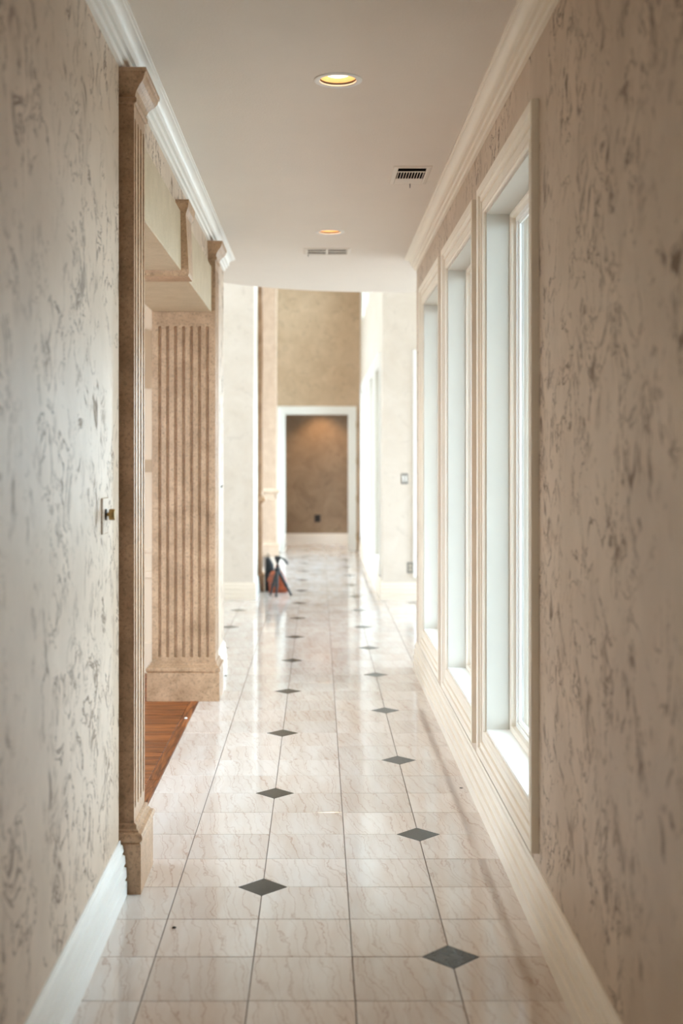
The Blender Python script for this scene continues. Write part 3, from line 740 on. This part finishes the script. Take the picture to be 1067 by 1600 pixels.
hm = MB().loft([[(h0.x-0.016, h0.y-0.02, h0.z), (h0.x+0.016, h0.y-0.02, h0.z), (h0.x+0.016, h0.y+0.02, h0.z), (h0.x-0.016, h0.y+0.02, h0.z)],
                [(h0.x-0.032, h0.y-0.03, h0.z+0.035), (h0.x+0.034, h0.y-0.03, h0.z+0.035), (h0.x+0.034, h0.y+0.03, h0.z+0.035), (h0.x-0.032, h0.y+0.03, h0.z+0.035)],
                [(h0.x-0.028, h0.y-0.03, h0.z+0.066), (h0.x+0.034, h0.y-0.03, h0.z+0.060), (h0.x+0.034, h0.y+0.03, h0.z+0.060), (h0.x-0.028, h0.y+0.03, h0.z+0.066)]])
hm.build('pan_head', BLACK, T)
MB().tube([h0 + Vector(p) for p in ((0.02, 0, 0.042), (0.055, -0.008, 0.038), (0.085, -0.014, 0.018), (0.108, -0.02, -0.014), (0.117, -0.022, -0.030))], [0.008, 0.009, 0.013, 0.014, 0.012], 12).build('handle', BLACK, T, 50)
tag(T, 'small black tripod standing in front of the tan leather bag', 'tripod')

def soft_loft(secs, n=28, p=3.2):
    """super-ellipse sections (cx, cy, z, half x, half y)"""
    rings = []
    for cx, cy, z, a, b in secs:
        rg = []
        for k_ in range(n):
            t = 2*math.pi*k_/n; c, s_ = math.cos(t), math.sin(t)
            rg.append((cx + a*math.copysign(abs(c)**(2/p), c), cy + b*math.copysign(abs(s_)**(2/p), s_), z))
        rings.append(rg)
    return MB().loft(rings)
B = empty('leather_bag', (-0.46, 13.98, 0))
bx, by = -0.458, 13.95
body = soft_loft([(bx, by, 0.0, 0.106, 0.062), (bx+0.002, by, 0.012, 0.114, 0.070), (bx, by, 0.07, 0.112, 0.072), (bx-0.006, by, 0.14, 0.100, 0.066), (bx-0.012, by, 0.20, 0.084, 0.052), (bx-0.014, by, 0.235, 0.068, 0.032), (bx-0.014, by, 0.25, 0.055, 0.014)]).build('body', LEATH, B, 60)
MB().tube([(bx-0.06, by-0.03, 0.235), (bx+0.04, by-0.03, 0.238)], 0.006, 8).build('zip', DARK, body)
for s_, nm in ((-1, 'handle'), (1, 'handle')):
    MB().tube([(bx-0.045 + 0.075*k_/10 , by + s_*0.026 - 0.02, 0.225 + 0.105*math.sin(math.pi*k_/10)) for k_ in range(11)], 0.006, 8).build(nm, LEATH, B, 50)
fl = MB().loft([[(bx-0.128 + o, by-0.055 - d, z), (bx-0.06 + o, by-0.075 - d, z+0.01), (bx-0.06 + o, by-0.070 - d, z+0.012), (bx-0.128 + o, by-0.050 - d, z+0.002)] for o, d, z in ((0.0, 0.012, 0.135), (0.015, 0.006, 0.175), (0.032, -0.012, 0.215), (0.05, -0.035, 0.240))])
fl.build('side_flap', LEATH, B, 50)
tag(B, 'glossy orange-brown leather bag on the floor behind the tripod', 'bag')

K = empty('black_bag', (-0.585, 14.02, 0))
kx, ky = -0.562, 14.13
kb = soft_loft([(kx, ky, 0.0, 0.050, 0.08), (kx, ky, 0.012, 0.055, 0.085), (kx-0.002, ky, 0.13, 0.055, 0.088), (kx-0.002, ky, 0.24, 0.054, 0.085), (kx-0.004, ky, 0.31, 0.048, 0.075), (kx-0.014, ky, 0.352, 0.036, 0.055), (kx-0.026, ky, 0.385, 0.020, 0.030)], 24, 3.0)
kbo = kb.build('body', CLOTH, K, 60)
soft_loft([(kx-0.002, ky-0.088, 0.05, 0.030, 0.006), (kx-0.002, ky-0.094, 0.07, 0.034, 0.014), (kx-0.002, ky-0.094, 0.19, 0.034, 0.014), (kx-0.002, ky-0.088, 0.21, 0.030, 0.006)], 20).build('front_pocket', CLOTH, kbo, 60)
MB().tube([(kx-0.022, ky-0.01, 0.378), (kx-0.030, ky-0.012, 0.415), (kx-0.030, ky-0.012, 0.43), (kx-0.020, ky-0.012, 0.437), (kx-0.006, ky-0.01, 0.415), (kx-0.002, ky-0.01, 0.375)], 0.004, 8).build('carry_loop', DARK, K, 50)
tag(K, 'tall black cloth bag leaning by the far pilaster pedestal', 'bag')

# small marks on the floor
p = MB().lathe((0.668, 5.68, 0.0), [(0.0, 0.0015), (0.006, 0.0015), (0.0085, 0.0005), (0.0085, 0.0)], 16).build('floor_plug', BLACK); tag(p, 'small black plug in the tile beside the right baseboard', 'floor plug')
for (x, y_, lab) in ((-0.472, 3.984, 'tiny dark crumb on the tile before the near pilaster base'), (-0.655, 8.6, 'tiny dark crumb on the tile past the second pilaster')):
    p = MB().loft([[(x + r*math.cos(t), y_ + r*0.7*math.sin(t), z) for t in (0.2, 1.5, 2.4, 3.7, 5.0)] for r, z in ((0.007, 0.0005), (0.008, 0.003), (0.004, 0.006))]).build('crumb', DARK); tag(p, lab, 'crumb')
p = MB().loft([[(-0.782 + r*math.cos(t), 7.19 + r*1.6*math.sin(t), z) for t in (0.1, 1.3, 2.6, 3.5, 5.1)] for r, z in ((0.009, 0.0015), (0.010, 0.004), (0.005, 0.008))]).build('paint_chip', WHITE); tag(p, 'small white chip lying on the dark floorboard edge', 'paint chip')

# ------------------------------------------------------------------ outside the windows
PR = MB().cbox(0.94, 2.75, -2.2, 8.80, 2.86, 3.02, 0.01).build('sky_blocker_slab', WHITE)  # unseen roof slab added to block the high sky
struct(PR, 'added unseen roof slab cutting the sky light at the hall windows', 'roof')
struct(MB().box(0.95, 40, -12, 8.8, -0.35, -0.15).box(4.45, 40, 8.8, 13.4, -0.35, -0.15).box(0.95, 40, 13.45, 40, -0.35, -0.15).box(-40, -5.05, -12, 40, -0.35, -0.15).box(-5.05, -1.1, -12, 2.40, -0.35, -0.15).build('ground_outside', PAVE), 'pale paving outside the windows', 'ground')
